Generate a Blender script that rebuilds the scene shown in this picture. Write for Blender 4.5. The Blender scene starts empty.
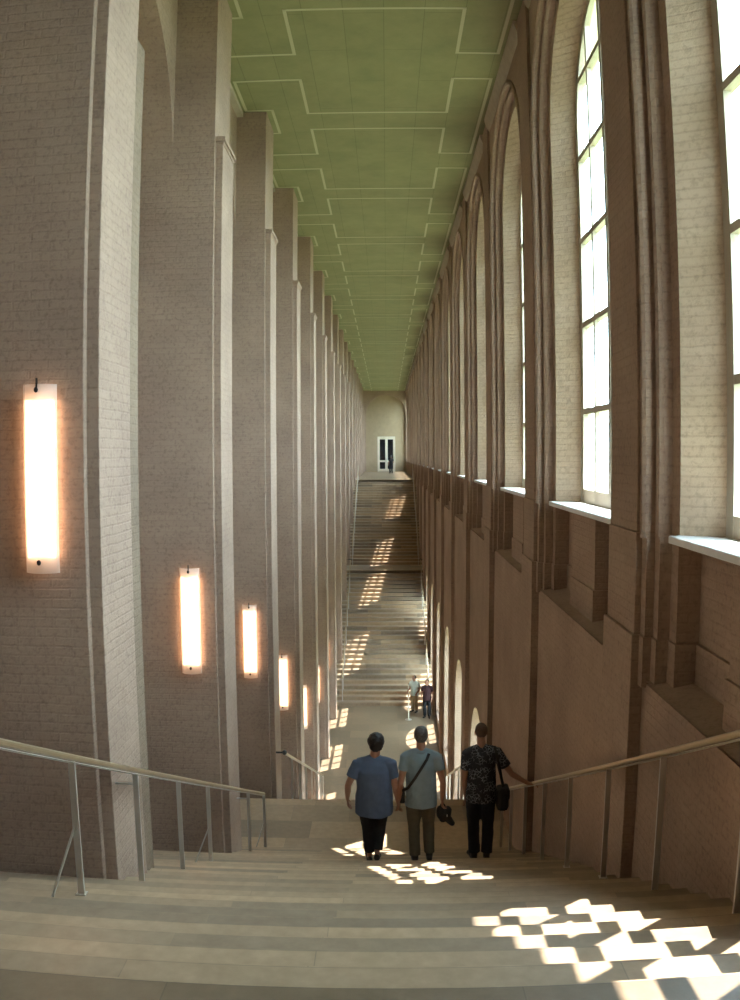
import bpy, bmesh, math, random
import numpy as np
from mathutils import Vector, Matrix

random.seed(7)
scene = bpy.context.scene
COL = scene.collection

# ------------------------------------------------------------------ camera
# wide-angle lens with barrel distortion, fitted to the photograph (740 x 1000)
EYE = 1.77                       # eye height above the top landing (z = 0)
F_PX, BARREL = 898.0, 0.262
PITCH, YAW, ROLL = 0.05003, -0.01834, -0.00419


def unrot(u, v, w):
    c, s = math.cos(-ROLL), math.sin(-ROLL)
    u, v = c*u - s*v, s*u + c*v
    x, y, z = u, w, -v
    c, s = math.cos(-PITCH), math.sin(-PITCH)
    y, z = c*y - s*z, s*y + c*z
    c, s = math.cos(-YAW), math.sin(-YAW)
    x, y = c*x - s*y, s*x + c*y
    return Vector((x, y, z))


cam_d = bpy.data.cameras.new('camera')
cam = bpy.data.objects.new('camera', cam_d)
COL.objects.link(cam)
scene.camera = cam
right, up, fwd = unrot(1, 0, 0), unrot(0, -1, 0), unrot(0, 0, 1)
cam.matrix_world = Matrix(((right.x, up.x, -fwd.x, 0), (right.y, up.y, -fwd.y, 0),
                           (right.z, up.z, -fwd.z, EYE), (0, 0, 0, 1)))
cam_d.sensor_fit = 'AUTO'
cam_d.sensor_width = 36.0
cam_d.sensor_height = 36.0
cam_d.lens = 36.0*F_PX/1000*0.95
cam_d.clip_end = 400
cam_d.type = 'PANO'
cam_d.panorama_type = 'FISHEYE_LENS_POLYNOMIAL' if hasattr(cam_d, 'panorama_type') else None
mm = 36.0/1000
rr = np.linspace(1, 640, 200)
th = np.arctan(rr/F_PX*(1 + BARREL*(rr/F_PX)**2))
Amat = np.stack([(rr*mm)**k for k in (1, 2, 3, 4)], 1)
kk = np.linalg.lstsq(Amat, th, rcond=None)[0]
cam_d.fisheye_fov = math.radians(170)
cam_d.fisheye_polynomial_k0 = 0.0
for i in range(4):
    setattr(cam_d, 'fisheye_polynomial_k%d' % (i+1), -float(kk[i]))

# ------------------------------------------------------------------ light
SKY, SUN, EXPO = 18.0, 28.0, 0.0
SUN_DX, SUN_DY = -0.36, -0.265          # travel per metre of fall
world = bpy.data.worlds.new('sky')
scene.world = world
world.use_nodes = True
wn = world.node_tree
bg = wn.nodes['Background']
bg.inputs['Color'].default_value = (0.67, 0.88, 1.0, 1)
bg.inputs['Strength'].default_value = SKY
sun_d = bpy.data.lights.new('sun', 'SUN')
sun_d.energy = SUN
sun_d.angle = math.radians(0.25)
sun_d.color = (1.0, 0.96, 0.90)
sun = bpy.data.objects.new('sun', sun_d)
COL.objects.link(sun)
sun.location = (30, 20, 60)
sun.rotation_euler = Vector((SUN_DX, SUN_DY, -1)).to_track_quat('-Z', 'Y').to_euler()
scene.view_settings.view_transform = 'Standard'
scene.view_settings.look = 'None'
scene.view_settings.exposure = EXPO
scene.view_settings.gamma = 1
scene.view_settings.use_curve_mapping = False
scene.cycles.use_denoising = True
scene.cycles.max_bounces = 10
scene.cycles.diffuse_bounces = 6
scene.cycles.transparent_max_bounces = 16
scene.cycles.sample_clamp_indirect = 6

# ------------------------------------------------------------------ materials


def new_mat(name):
    m = bpy.data.materials.new(name)
    m.use_nodes = True
    nt = m.node_tree
    return m, nt, nt.nodes['Principled BSDF']


def simple(name, col, rough=0.6, metal=0.0, noise=0.0, nscale=20, emit=0.0):
    m, nt, b = new_mat(name)
    b.inputs['Base Color'].default_value = (*col, 1)
    b.inputs['Roughness'].default_value = rough
    b.inputs['Metallic'].default_value = metal
    if noise:
        tc = nt.nodes.new('ShaderNodeTexCoord')
        n = nt.nodes.new('ShaderNodeTexNoise')
        n.inputs['Scale'].default_value = nscale
        n.inputs['Detail'].default_value = 4
        r = nt.nodes.new('ShaderNodeValToRGB')
        r.color_ramp.elements[0].position = 0.3
        r.color_ramp.elements[1].position = 0.7
        r.color_ramp.elements[0].color = (*[c*(1-noise) for c in col], 1)
        r.color_ramp.elements[1].color = (*[min(1, c*(1+noise)) for c in col], 1)
        nt.links.new(tc.outputs['Object'], n.inputs['Vector'])
        nt.links.new(n.outputs['Fac'], r.inputs['Fac'])
        nt.links.new(r.outputs['Color'], b.inputs['Base Color'])
        bp = nt.nodes.new('ShaderNodeBump')
        bp.inputs['Strength'].default_value = 0.2
        bp.inputs['Distance'].default_value = 0.01
        nt.links.new(n.outputs['Fac'], bp.inputs['Height'])
        nt.links.new(bp.outputs['Normal'], b.inputs['Normal'])
    return m


def brick_mat(name, c1, c2, mortar):
    """slurried brick: u runs along either wall direction, v up"""
    m, nt, b = new_mat(name)
    L = nt.links.new
    geo = nt.nodes.new('ShaderNodeNewGeometry')
    sep = nt.nodes.new('ShaderNodeSeparateXYZ')
    L(geo.outputs['Position'], sep.inputs[0])
    add = nt.nodes.new('ShaderNodeMath'); add.operation = 'ADD'
    L(sep.outputs['X'], add.inputs[0]); L(sep.outputs['Y'], add.inputs[1])
    cmb = nt.nodes.new('ShaderNodeCombineXYZ')
    L(add.outputs[0], cmb.inputs['X']); L(sep.outputs['Z'], cmb.inputs['Y'])
    wob = nt.nodes.new('ShaderNodeTexNoise'); wob.inputs['Scale'].default_value = 3
    L(geo.outputs['Position'], wob.inputs['Vector'])
    mixv = nt.nodes.new('ShaderNodeVectorMath'); mixv.operation = 'MULTIPLY_ADD'
    mixv.inputs[1].default_value = (0.02, 0.02, 0)
    L(wob.outputs['Color'], mixv.inputs[0]); L(cmb.outputs[0], mixv.inputs[2])
    br = nt.nodes.new('ShaderNodeTexBrick')
    br.inputs['Scale'].default_value = 1.0
    br.inputs['Brick Width'].default_value = 0.30
    br.inputs['Row Height'].default_value = 0.077
    br.inputs['Mortar Size'].default_value = 0.010
    br.inputs['Mortar Smooth'].default_value = 0.4
    br.inputs['Color1'].default_value = (*c1, 1)
    br.inputs['Color2'].default_value = (*c2, 1)
    br.inputs['Mortar'].default_value = (*mortar, 1)
    L(mixv.outputs[0], br.inputs['Vector'])
    n2 = nt.nodes.new('ShaderNodeTexNoise'); n2.inputs['Scale'].default_value = 0.9
    n2.inputs['Detail'].default_value = 6
    L(geo.outputs['Position'], n2.inputs['Vector'])
    rmp = nt.nodes.new('ShaderNodeValToRGB')
    rmp.color_ramp.elements[0].position = 0.3; rmp.color_ramp.elements[1].position = 0.7
    rmp.color_ramp.elements[0].color = (0.82, 0.80, 0.80, 1)
    rmp.color_ramp.elements[1].color = (1.08, 1.08, 1.06, 1)
    L(n2.outputs['Fac'], rmp.inputs['Fac'])
    mul = nt.nodes.new('ShaderNodeMix'); mul.data_type = 'RGBA'; mul.blend_type = 'MULTIPLY'
    mul.inputs[0].default_value = 1.0
    L(br.outputs['Color'], mul.inputs[6]); L(rmp.outputs['Color'], mul.inputs[7])
    # fine speckle
    n3 = nt.nodes.new('ShaderNodeTexNoise'); n3.inputs['Scale'].default_value = 22
    n3.inputs['Detail'].default_value = 5; n3.inputs['Roughness'].default_value = 0.7
    L(geo.outputs['Position'], n3.inputs['Vector'])
    r3 = nt.nodes.new('ShaderNodeValToRGB')
    r3.color_ramp.elements[0].position = 0.36; r3.color_ramp.elements[1].position = 0.5
    r3.color_ramp.elements[0].color = (0.80, 0.80, 0.80, 1)
    r3.color_ramp.elements[1].color = (1, 1, 1, 1)
    L(n3.outputs['Fac'], r3.inputs['Fac'])
    mul2 = nt.nodes.new('ShaderNodeMix'); mul2.data_type = 'RGBA'; mul2.blend_type = 'MULTIPLY'
    mul2.inputs[0].default_value = 1.0
    L(mul.outputs[2], mul2.inputs[6]); L(r3.outputs['Color'], mul2.inputs[7])
    L(mul2.outputs[2], b.inputs['Base Color'])
    b.inputs['Roughness'].default_value = 0.9
    b.inputs['Specular IOR Level'].default_value = 0.2
    hsub = nt.nodes.new('ShaderNodeMath'); hsub.operation = 'MULTIPLY_ADD'
    hsub.inputs[1].default_value = -0.35
    L(br.outputs['Fac'], hsub.inputs[0]); L(n3.outputs['Fac'], hsub.inputs[2])
    bp = nt.nodes.new('ShaderNodeBump'); bp.inputs['Strength'].default_value = 0.45
    bp.inputs['Distance'].default_value = 0.02
    L(hsub.outputs[0], bp.inputs['Height']); L(bp.outputs['Normal'], b.inputs['Normal'])
    return m


M_WALL = brick_mat('slurried_brick', (0.395, 0.277, 0.205), (0.375, 0.26, 0.194), (0.367, 0.255, 0.190))

M_JAMB = brick_mat('dark_brick_jamb', (0.27, 0.195, 0.135), (0.25, 0.18, 0.125), (0.245, 0.175, 0.12))  # brick in a darker tone than the wall, for the arch jambs
M_REVEAL = brick_mat('pale_brick_reveal', (0.50, 0.375, 0.265), (0.48, 0.355, 0.25), (0.44, 0.325, 0.23))  # brick in a paler tone than the wall, for the window reveals
TREAD, RISE = 0.384, 0.16
Y_TOP = 2.70


def stone_mat(name, width, row, off, c1, c2, mortar, rough=0.36):
    m, nt, b = new_mat(name)
    L = nt.links.new
    geo = nt.nodes.new('ShaderNodeNewGeometry')
    mp = nt.nodes.new('ShaderNodeMapping')
    mp.inputs['Location'].default_value = (0.3, -off + 1e-3, 0)
    L(geo.outputs['Position'], mp.inputs['Vector'])
    br = nt.nodes.new('ShaderNodeTexBrick')
    br.offset = 0.37; br.offset_frequency = 2
    br.inputs['Scale'].default_value = 1.0
    br.inputs['Brick Width'].default_value = width
    br.inputs['Row Height'].default_value = row
    br.inputs['Mortar Size'].default_value = 0.003
    br.inputs['Mortar Smooth'].default_value = 0.3
    br.inputs['Color1'].default_value = (*c1, 1)
    br.inputs['Color2'].default_value = (*c2, 1)
    br.inputs['Mortar'].default_value = (*mortar, 1)
    L(mp.outputs[0], br.inputs['Vector'])
    n = nt.nodes.new('ShaderNodeTexNoise'); n.inputs['Scale'].default_value = 9
    n.inputs['Detail'].default_value = 7; n.inputs['Roughness'].default_value = 0.65
    L(geo.outputs['Position'], n.inputs['Vector'])
    r = nt.nodes.new('ShaderNodeValToRGB')
    r.color_ramp.elements[0].position = 0.3; r.color_ramp.elements[1].position = 0.72
    r.color_ramp.elements[0].color = (0.82, 0.80, 0.77, 1)
    r.color_ramp.elements[1].color = (1.1, 1.1, 1.1, 1)
    L(n.outputs['Fac'], r.inputs['Fac'])
    mul = nt.nodes.new('ShaderNodeMix'); mul.data_type = 'RGBA'; mul.blend_type = 'MULTIPLY'
    mul.inputs[0].default_value = 1.0
    L(br.outputs['Color'], mul.inputs[6]); L(r.outputs['Color'], mul.inputs[7])
    L(mul.outputs[2], b.inputs['Base Color'])
    rr_ = nt.nodes.new('ShaderNodeMapRange')
    rr_.inputs[3].default_value = rough-0.08; rr_.inputs[4].default_value = rough+0.1
    L(n.outputs['Fac'], rr_.inputs[0]); L(rr_.outputs[0], b.inputs['Roughness'])
    b.inputs['Specular IOR Level'].default_value = 0.4
    return m


ST1, ST2 = (0.455, 0.322, 0.205), (0.245, 0.185, 0.132)
M_STEP = stone_mat('limestone_steps', 1.9, TREAD, Y_TOP, ST1, ST2, (0.30, 0.22, 0.15))
M_STEPB = stone_mat('limestone_lower_steps', 1.9, TREAD, 16.39, ST1, ST2, (0.30, 0.22, 0.15))
M_STEPC = stone_mat('limestone_far_steps', 1.9, TREAD, 39.92, ST1, ST2, (0.30, 0.22, 0.15))
M_STEPD = stone_mat('limestone_far_upper_steps', 1.9, TREAD, 53.6, ST1, ST2, (0.30, 0.22, 0.15))
M_LAND = stone_mat('limestone_landing', 1.05, 0.75, 13.84, ST1, ST2, (0.22, 0.19, 0.15))
M_FLOOR = stone_mat('limestone_floor', 1.2, 0.9, 0.0, (0.29, 0.20, 0.125), (0.20, 0.145, 0.095), (0.18, 0.13, 0.09))
M_GROUND = simple('lawn', (0.17, 0.19, 0.10), 0.95, noise=0.2, nscale=8)


def ceiling_mat():
    m, nt, b = new_mat('green_ceiling')
    L = nt.links.new
    geo = nt.nodes.new('ShaderNodeNewGeometry')
    n = nt.nodes.new('ShaderNodeTexNoise'); n.inputs['Scale'].default_value = 1.3
    n.inputs['Detail'].default_value = 8; n.inputs['Roughness'].default_value = 0.7
    L(geo.outputs['Position'], n.inputs['Vector'])
    r = nt.nodes.new('ShaderNodeValToRGB')
    r.color_ramp.elements[0].position = 0.3; r.color_ramp.elements[1].position = 0.7
    r.color_ramp.elements[0].color = (0.205, 0.20, 0.09, 1)
    r.color_ramp.elements[1].color = (0.275, 0.255, 0.12, 1)
    L(n.outputs['Fac'], r.inputs['Fac'])
    br = nt.nodes.new('ShaderNodeTexBrick')
    br.inputs['Scale'].default_value = 1.0
    br.inputs['Brick Width'].default_value = 2.6
    br.inputs['Row Height'].default_value = 0.62
    br.inputs['Mortar Size'].default_value = 0.006
    br.inputs['Color1'].default_value = (1, 1, 1, 1)
    br.inputs['Color2'].default_value = (0.93, 0.94, 0.93, 1)
    br.inputs['Mortar'].default_value = (0.62, 0.66, 0.6, 1)
    mp = nt.nodes.new('ShaderNodeMapping'); mp.inputs['Rotation'].default_value = (0, 0, math.pi/2)
    L(geo.outputs['Position'], mp.inputs['Vector']); L(mp.outputs[0], br.inputs['Vector'])
    mul = nt.nodes.new('ShaderNodeMix'); mul.data_type = 'RGBA'; mul.blend_type = 'MULTIPLY'
    mul.inputs[0].default_value = 0.8
    L(r.outputs['Color'], mul.inputs[6]); L(br.outputs['Color'], mul.inputs[7])
    L(mul.outputs[2], b.inputs['Base Color'])
    b.inputs['Roughness'].default_value = 0.85
    return m


M_CEIL = ceiling_mat()
M_STRIPE = simple('pale_green_line', (0.46, 0.42, 0.26), 0.8)
M_COVE = simple('cove_plaster', (0.40, 0.33, 0.25), 0.85, noise=0.08, nscale=6)
M_WHITE = simple('white_paint', (0.66, 0.58, 0.46), 0.45)
M_FRAME = simple('cream_window_paint', (0.42, 0.36, 0.27), 0.5)
M_SILL = simple('white_sill_stone', (0.75, 0.75, 0.74), 0.5, noise=0.05, nscale=12)
M_STEEL = simple('brushed_steel', (0.62, 0.58, 0.54), 0.42, metal=0.8)
M_RAIL = simple('brass_handrail', (0.46, 0.36, 0.22), 0.30, metal=0.75)
M_BLACK = simple('black_metal', (0.02, 0.02, 0.02), 0.5)
M_DARKGLASS = simple('dark_door_glass', (0.012, 0.012, 0.014), 0.12)


def glass_mat():
    m = bpy.data.materials.new('window_glass')
    m.use_nodes = True
    nt = m.node_tree
    nt.nodes.remove(nt.nodes['Principled BSDF'])
    out = nt.nodes['Material Output']
    tr = nt.nodes.new('ShaderNodeBsdfTransparent')
    tr.inputs['Color'].default_value = (0.95, 0.97, 0.97, 1)
    gl = nt.nodes.new('ShaderNodeBsdfGlossy')
    gl.inputs['Roughness'].default_value = 0.02
    mx = nt.nodes.new('ShaderNodeMixShader')
    mx.inputs[0].default_value = 0.06
    nt.links.new(tr.outputs[0], mx.inputs[1]); nt.links.new(gl.outputs[0], mx.inputs[2])
    nt.links.new(mx.outputs[0], out.inputs['Surface'])
    return m


M_GLASS = glass_mat()


def lampglass_mat():
    m = bpy.data.materials.new('frosted_lamp_glass')
    m.use_nodes = True
    nt = m.node_tree
    nt.nodes.remove(nt.nodes['Principled BSDF'])
    out = nt.nodes['Material Output']
    tr = nt.nodes.new('ShaderNodeBsdfTransparent')
    tr.inputs['Color'].default_value = (1.0, 0.97, 0.94, 1)
    tl = nt.nodes.new('ShaderNodeBsdfTranslucent')
    tl.inputs['Color'].default_value = (0.95, 0.88, 0.84, 1)
    df = nt.nodes.new('ShaderNodeBsdfDiffuse')
    df.inputs['Color'].default_value = (0.85, 0.80, 0.77, 1)
    m1 = nt.nodes.new('ShaderNodeMixShader'); m1.inputs[0].default_value = 0.5
    m2 = nt.nodes.new('ShaderNodeMixShader'); m2.inputs[0].default_value = 0.72
    nt.links.new(tl.outputs[0], m1.inputs[1]); nt.links.new(df.outputs[0], m1.inputs[2])
    nt.links.new(tr.outputs[0], m2.inputs[1]); nt.links.new(m1.outputs[0], m2.inputs[2])
    nt.links.new(m2.outputs[0], out.inputs['Surface'])
    return m


M_LAMPGLASS = lampglass_mat()
M_TUBE, _nt, _b = new_mat('glowing_lamp_tube')
_b.inputs['Base Color'].default_value = (1, 0.9, 0.8, 1)
_b.inputs['Emission Color'].default_value = (1.0, 0.66, 0.42, 1)
_b.inputs['Emission Strength'].default_value = 8.0

# ------------------------------------------------------------------ mesh helpers


class MB:
    """collects shapes and links them as one mesh object"""

    def __init__(self):
        self.v, self.f = [], []

    def add(self, vs, fs):
        o = len(self.v)
        self.v += [tuple(p) for p in vs]
        self.f += [tuple(i+o for i in f) for f in fs]
        return self

    def box(self, x0, x1, y0, y1, z0, z1):
        vs = [(x, y, z) for x in (x0, x1) for y in (y0, y1) for z in (z0, z1)]
        return self.add(vs, [(0, 1, 3, 2), (4, 6, 7, 5), (0, 4, 5, 1), (2, 3, 7, 6), (0, 2, 6, 4), (1, 5, 7, 3)])

    def quad(self, *p):
        return self.add(p, [tuple(range(len(p)))])

    def tube(self, pts, rad, n=10, cap=True, flat=None):
        """round (or, with flat=(a, b), elliptical) tube through points"""
        pts = [Vector(p) for p in pts]
        rads = rad if isinstance(rad, (list, tuple)) else [rad]*len(pts)
        d0 = (pts[-1]-pts[0]).normalized()
        ref = Vector((0, 0, 1)) if abs(d0.z) < 0.8 else Vector((0, 1, 0))
        rings = []
        for i, p in enumerate(pts):
            a = pts[max(0, i-1)]; b = pts[min(len(pts)-1, i+1)]
            t = (b-a).normalized()
            s = t.cross(ref).normalized(); u = s.cross(t)
            ra = rads[i]
            fa, fb = flat if flat else (1, 1)
            rings.append([p + s*(math.cos(2*math.pi*k/n)*ra*fa) + u*(math.sin(2*math.pi*k/n)*ra*fb) for k in range(n)])
        vs = [q for r in rings for q in r]
        fs = []
        for i in range(len(pts)-1):
            for k in range(n):
                a = i*n+k; b = i*n+(k+1) % n
                fs.append((a, b, b+n, a+n))
        if cap:
            fs.append(tuple(range(n-1, -1, -1)))
            fs.append(tuple(range(len(vs)-n, len(vs))))
        return self.add(vs, fs)

    def ell(self, c, r, rot=None, nu=16, nv=10):
        c = Vector(c)
        vs, fs = [], []
        for j in range(nv+1):
            ph = -math.pi/2 + math.pi*j/nv
            for i in range(nu):
                a = 2*math.pi*i/nu
                q = Vector((r[0]*math.cos(ph)*math.cos(a), r[1]*math.cos(ph)*math.sin(a), r[2]*math.sin(ph)))
                if rot is not None:
                    q = rot @ q
                vs.append(c+q)
        for j in range(nv):
            for i in range(nu):
                a = j*nu+i; b = j*nu+(i+1) % nu
                fs.append((a, b, b+nu, a+nu))
        return self.add(vs, fs)

    def cap(self, a, b, ra, rb, n=12):
        """tapered capsule"""
        a, b = Vector(a), Vector(b)
        t = (b-a).normalized()
        ref = Vector((0, 0, 1)) if abs(t.z) < 0.9 else Vector((0, 1, 0))
        s = t.cross(ref).normalized(); u = s.cross(t)
        prof = []
        for k in range(5):
            th_ = -math.pi/2 + math.pi/2*k/4
            prof.append((a + t*(math.sin(th_)*ra), max(1e-4, math.cos(th_)*ra)))
        for k in range(5):
            th_ = math.pi/2*k/4
            prof.append((b + t*(math.sin(th_)*rb), max(1e-4, math.cos(th_)*rb)))
        vs = [p + s*(math.cos(2*math.pi*k/n)*r) + u*(math.sin(2*math.pi*k/n)*r) for p, r in prof for k in range(n)]
        fs = []
        m = len(prof)
        for i in range(m-1):
            for k in range(n):
                q = i*n+k; w = i*n+(k+1) % n
                fs.append((q, w, w+n, q+n))
        fs.append(tuple(range(n-1, -1, -1))); fs.append(tuple(range((m-1)*n, m*n)))
        return self.add(vs, fs)

    def mesh(self, name, mat):
        me = bpy.data.meshes.new(name)
        me.from_pydata(self.v, [], self.f)
        bm = bmesh.new(); bm.from_mesh(me)
        bmesh.ops.remove_doubles(bm, verts=bm.verts, dist=1e-5)
        bmesh.ops.recalc_face_normals(bm, faces=bm.faces)
        bm.to_mesh(me); bm.free()
        if mat:
            me.materials.append(mat)
        return me

    def build(self, name, mat, parent=None, smooth=False, kind=None, bevel=0):
        me = self.mesh(name, mat)
        if smooth:
            for p in me.polygons:
                p.use_smooth = True
        o = bpy.data.objects.new(name, me)
        COL.objects.link(o)
        if parent:
            o.parent = parent
        if kind:
            o['kind'] = kind
        if bevel:
            bv = o.modifiers.new('bevel', 'BEVEL'); bv.width = bevel; bv.segments = 2
            bv.limit_method = 'ANGLE'
        return o


def tag(o, label, cat, group=None):
    o['label'] = label; o['category'] = cat
    if group:
        o['group'] = group
    return o


def empty(name, loc, rz=0):
    o = bpy.data.objects.new(name, None)
    COL.objects.link(o)
    o.location = loc; o.rotation_euler = (0, 0, rz)
    o.empty_display_size = 0.1
    return o


def struct(o):
    o['kind'] = 'structure'
    return o


def arch_path(c, r, zb, zs, n=20):
    """y, z points of an arched opening from the near foot over the crown to the far foot"""
    pts = [(c-r, zb)]
    for k in range(n+1):
        a = math.pi - math.pi*k/n
        pts.append((c + r*math.cos(a), zs + r*math.sin(a)))
    pts.append((c+r, zb))
    return pts


def arch_plate(mb, x0, x1, y0, y1, zb, zt, c, r, zo, zs, n=20):
    """wall plate in the y-z plane between x0 and x1 with an arched opening"""
    for x in (x0, x1):
        mb.quad((x, y0, zb), (x, c-r, zb), (x, c-r, zt), (x, y0, zt))
        mb.quad((x, c+r, zb), (x, y1, zb), (x, y1, zt), (x, c+r, zt))
        if zo > zb + 1e-4:
            mb.quad((x, c-r, zb), (x, c+r, zb), (x, c+r, zo), (x, c-r, zo))
        p = arch_path(c, r, zo, zs, n)[1:-1]
        for (ya, za), (yb, zb_) in zip(p[:-1], p[1:]):
            mb.quad((x, ya, za), (x, yb, zb_), (x, yb, zt), (x, ya, zt))
    p = arch_path(c, r, zo, zs, n)
    for (ya, za), (yb, zb_) in zip(p[:-1], p[1:]):
        mb.quad((x0, ya, za), (x1, ya, za), (x1, yb, zb_), (x0, yb, zb_))
    mb.quad((x0, c-r, zo), (x1, c-r, zo), (x1, c+r, zo), (x0, c+r, zo))
    for y in (y0, y1):
        mb.quad((x0, y, zb), (x1, y, zb), (x1, y, zt), (x0, y, zt))
    return mb


def arch_loft(mb, prof, c, zb, zs, n=20):
    """surface swept round an arched opening; prof = [(x, radius)]"""
    paths = [[(x, y, z) for y, z in arch_path(c, r, zb, zs, n)] for x, r in prof]
    m = len(paths[0])
    vs = [p for path in paths for p in path]
    fs = []
    for i in range(len(paths)-1):
        for k in range(m-1):
            a = i*m+k
            fs.append((a, a+1, a+1+m, a+m))
    return mb.add(vs, fs)


# ------------------------------------------------------------------ levels
N = 30
Y_A0 = Y_TOP                       # first riser of the near upper flight
Y_A1 = Y_A0 + (N-1)*TREAD          # its last nosing -> landing
Y_B0 = 16.39
Y_B1 = Y_B0 + (N-1)*TREAD          # foot of the lower flight
CEN = 33.66
Z_MID, Z_LOW = -N*RISE, -2*N*RISE
H_CEIL = 8.52
Y_BACK, Y_FAR = -4.5, 94.9
BAY = 5.175


def zstair(y):
    if y > CEN:
        y = 2*CEN - y
    if y < Y_A0:
        return 0.0
    if y < Y_A1:
        return -RISE*(math.floor((y-Y_A0)/TREAD)+1)
    if y < Y_B0:
        return Z_MID
    if y < Y_B1:
        return Z_MID - RISE*(math.floor((y-Y_B0)/TREAD)+1)
    return Z_LOW


X_L, X_R = -4.0, 2.13


def flight(name, y0, z0, sgn, mat, mirror):
    """30 risers falling from z0; mirrored for the flights that climb away"""
    mb = MB()
    pts = [(y0, z0)]
    for i in range(N):
        y = y0 + i*TREAD
        z = z0 - i*RISE
        lip = 0.015
        # slightly rounded nosing
        pts += [(y+lip-0.006, z), (y+lip, z-0.006), (y+lip, z-0.04), (y, z-0.045)]
        pts += [(y, z-RISE)]
    pts.append((y0+(N-1)*TREAD+0.02, z0-N*RISE))
    low = z0 - N*RISE - 0.35
    if mirror:
        pts = [(2*CEN-y, z) for y, z in pts]
    n = len(pts)
    vs = [(X_L, y, z) for y, z in pts] + [(X_R, y, z) for y, z in pts]
    fs = [(i, i+1, i+1+n, i+n) for i in range(n-1)]
    mb.add(vs, fs)
    # sloping soffit and cheeks close the flight
    a, b = pts[0], pts[-1]
    mb.quad((X_L, a[0], a[1]-0.5), (X_R, a[0], a[1]-0.5), (X_R, b[0], b[1]-0.5), (X_L, b[0], b[1]-0.5))
    for x in (X_L, X_R):
        vs = [(x, y, z) for y, z in pts] + [(x, b[0], b[1]-0.5), (x, a[0], a[1]-0.5)]
        mb.add(vs, [tuple(range(len(vs)))])
    return mb.build(name, mat, kind='structure')


flight('stair_flight', Y_A0, 0, 1, M_STEP, False)
flight('stair_flight', Y_B0, Z_MID, 1, M_STEPB, False)
flight('stair_flight', Y_A0, 0, 1, M_STEPD, True)
flight('stair_flight', Y_B0, Z_MID, 1, M_STEPC, True)
MB().box(X_L, X_R, Y_BACK, Y_A0, -0.5, 0).build('floor', M_FLOOR, kind='structure')
MB().box(X_L, X_R, Y_A1+0.02, Y_B0, Z_MID-0.5, Z_MID).build('floor', M_LAND, kind='structure')
MB().box(X_L, X_R, Y_B1+0.02, 2*CEN-Y_B1-0.02, Z_LOW-0.5, Z_LOW).build('floor', M_FLOOR, kind='structure')
MB().box(X_L, X_R, 2*CEN-Y_B0, 2*CEN-Y_A1-0.02, Z_MID-0.5, Z_MID).build('floor', M_LAND, kind='structure')
MB().box(X_L, X_R, 2*CEN-Y_A0, Y_FAR+0.5, -0.5, 0).build('floor', M_FLOOR, kind='structure')
MB().box(2.9, 140, -120, 220, Z_LOW-0.6, Z_LOW-0.1).build('ground', M_GROUND, kind='structure')

# ------------------------------------------------------------------ ceiling
MB().box(-4.3, 3.0, Y_BACK-0.3, Y_FAR+0.6, H_CEIL, H_CEIL+0.3).build('ceiling', M_CEIL, kind='structure')
P0 = 6.63                          # front of the first pier in view


def line(mb, pts, w=0.055, z=H_CEIL):
    """flat painted line through x, y points, square corners"""
    for (xa, ya), (xb, yb) in zip(pts[:-1], pts[1:]):
        x0, x1 = min(xa, xb)-w/2, max(xa, xb)+w/2
        y0, y1 = min(ya, yb)-w/2, max(ya, yb)+w/2
        mb.box(x0, x1, y0, y1, z-0.004, z+0.01)


for n in range(-2, 18):
    f = P0 + n*BAY
    lo, hi = f-1.49, f+2.62
    if lo > Y_FAR-0.3:
        continue
    hi = min(hi, Y_FAR-0.1)
    mb = MB()
    line(mb, [(-1.5, lo), (-1.5, f+0.16), (1.22, f+0.16), (1.22, lo), (1.91, lo), (1.91, hi), (1.22, hi),
              (1.22, f+1.05), (-1.5, f+1.05), (-1.5, hi), (-2.69, hi), (-2.69, f+1.24), (-2.18, f+1.24),
              (-2.18, f-0.06), (-2.69, f-0.06), (-2.69, lo), (-1.5, lo)])
    mb.build('ceiling_line', M_STRIPE, kind='structure')

# ------------------------------------------------------------------ left wall, piers and arches
MB().box(-4.35, -4.0, Y_BACK-0.3, Y_FAR+0.6, Z_LOW-0.6, H_CEIL+0.2).build('wall_left', M_WALL, kind='structure')
PIER_D = 1.12
Z_CAP = 6.10


def pier(n):
    f = P0 + n*BAY
    b = min(f+PIER_D, Y_FAR)
    zb = min(zstair(f), zstair(b)) - 0.3
    mb = MB()
    mb.box(-4.0, -2.30, f, b, zb, H_CEIL)
    # slim pilaster on the face towards the hall, its moulded cap
    p0, p1 = f+0.07, min(f+0.93, Y_FAR)
    mb.box(-2.32, -2.20, p0, p1, zb, Z_CAP)
    mb.box(-2.32, -2.165, p0-0.04, p1+0.04, Z_CAP-0.02, Z_CAP+0.045)
    mb.box(-2.32, -2.185, p0-0.02, p1+0.02, Z_CAP-0.06, Z_CAP-0.02)
    # thicker jamb below the springing of the arch
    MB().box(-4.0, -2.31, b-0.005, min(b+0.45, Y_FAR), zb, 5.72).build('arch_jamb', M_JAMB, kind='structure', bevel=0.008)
    return mb.build('pier', M_WALL, kind='structure', bevel=0.008)


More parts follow.
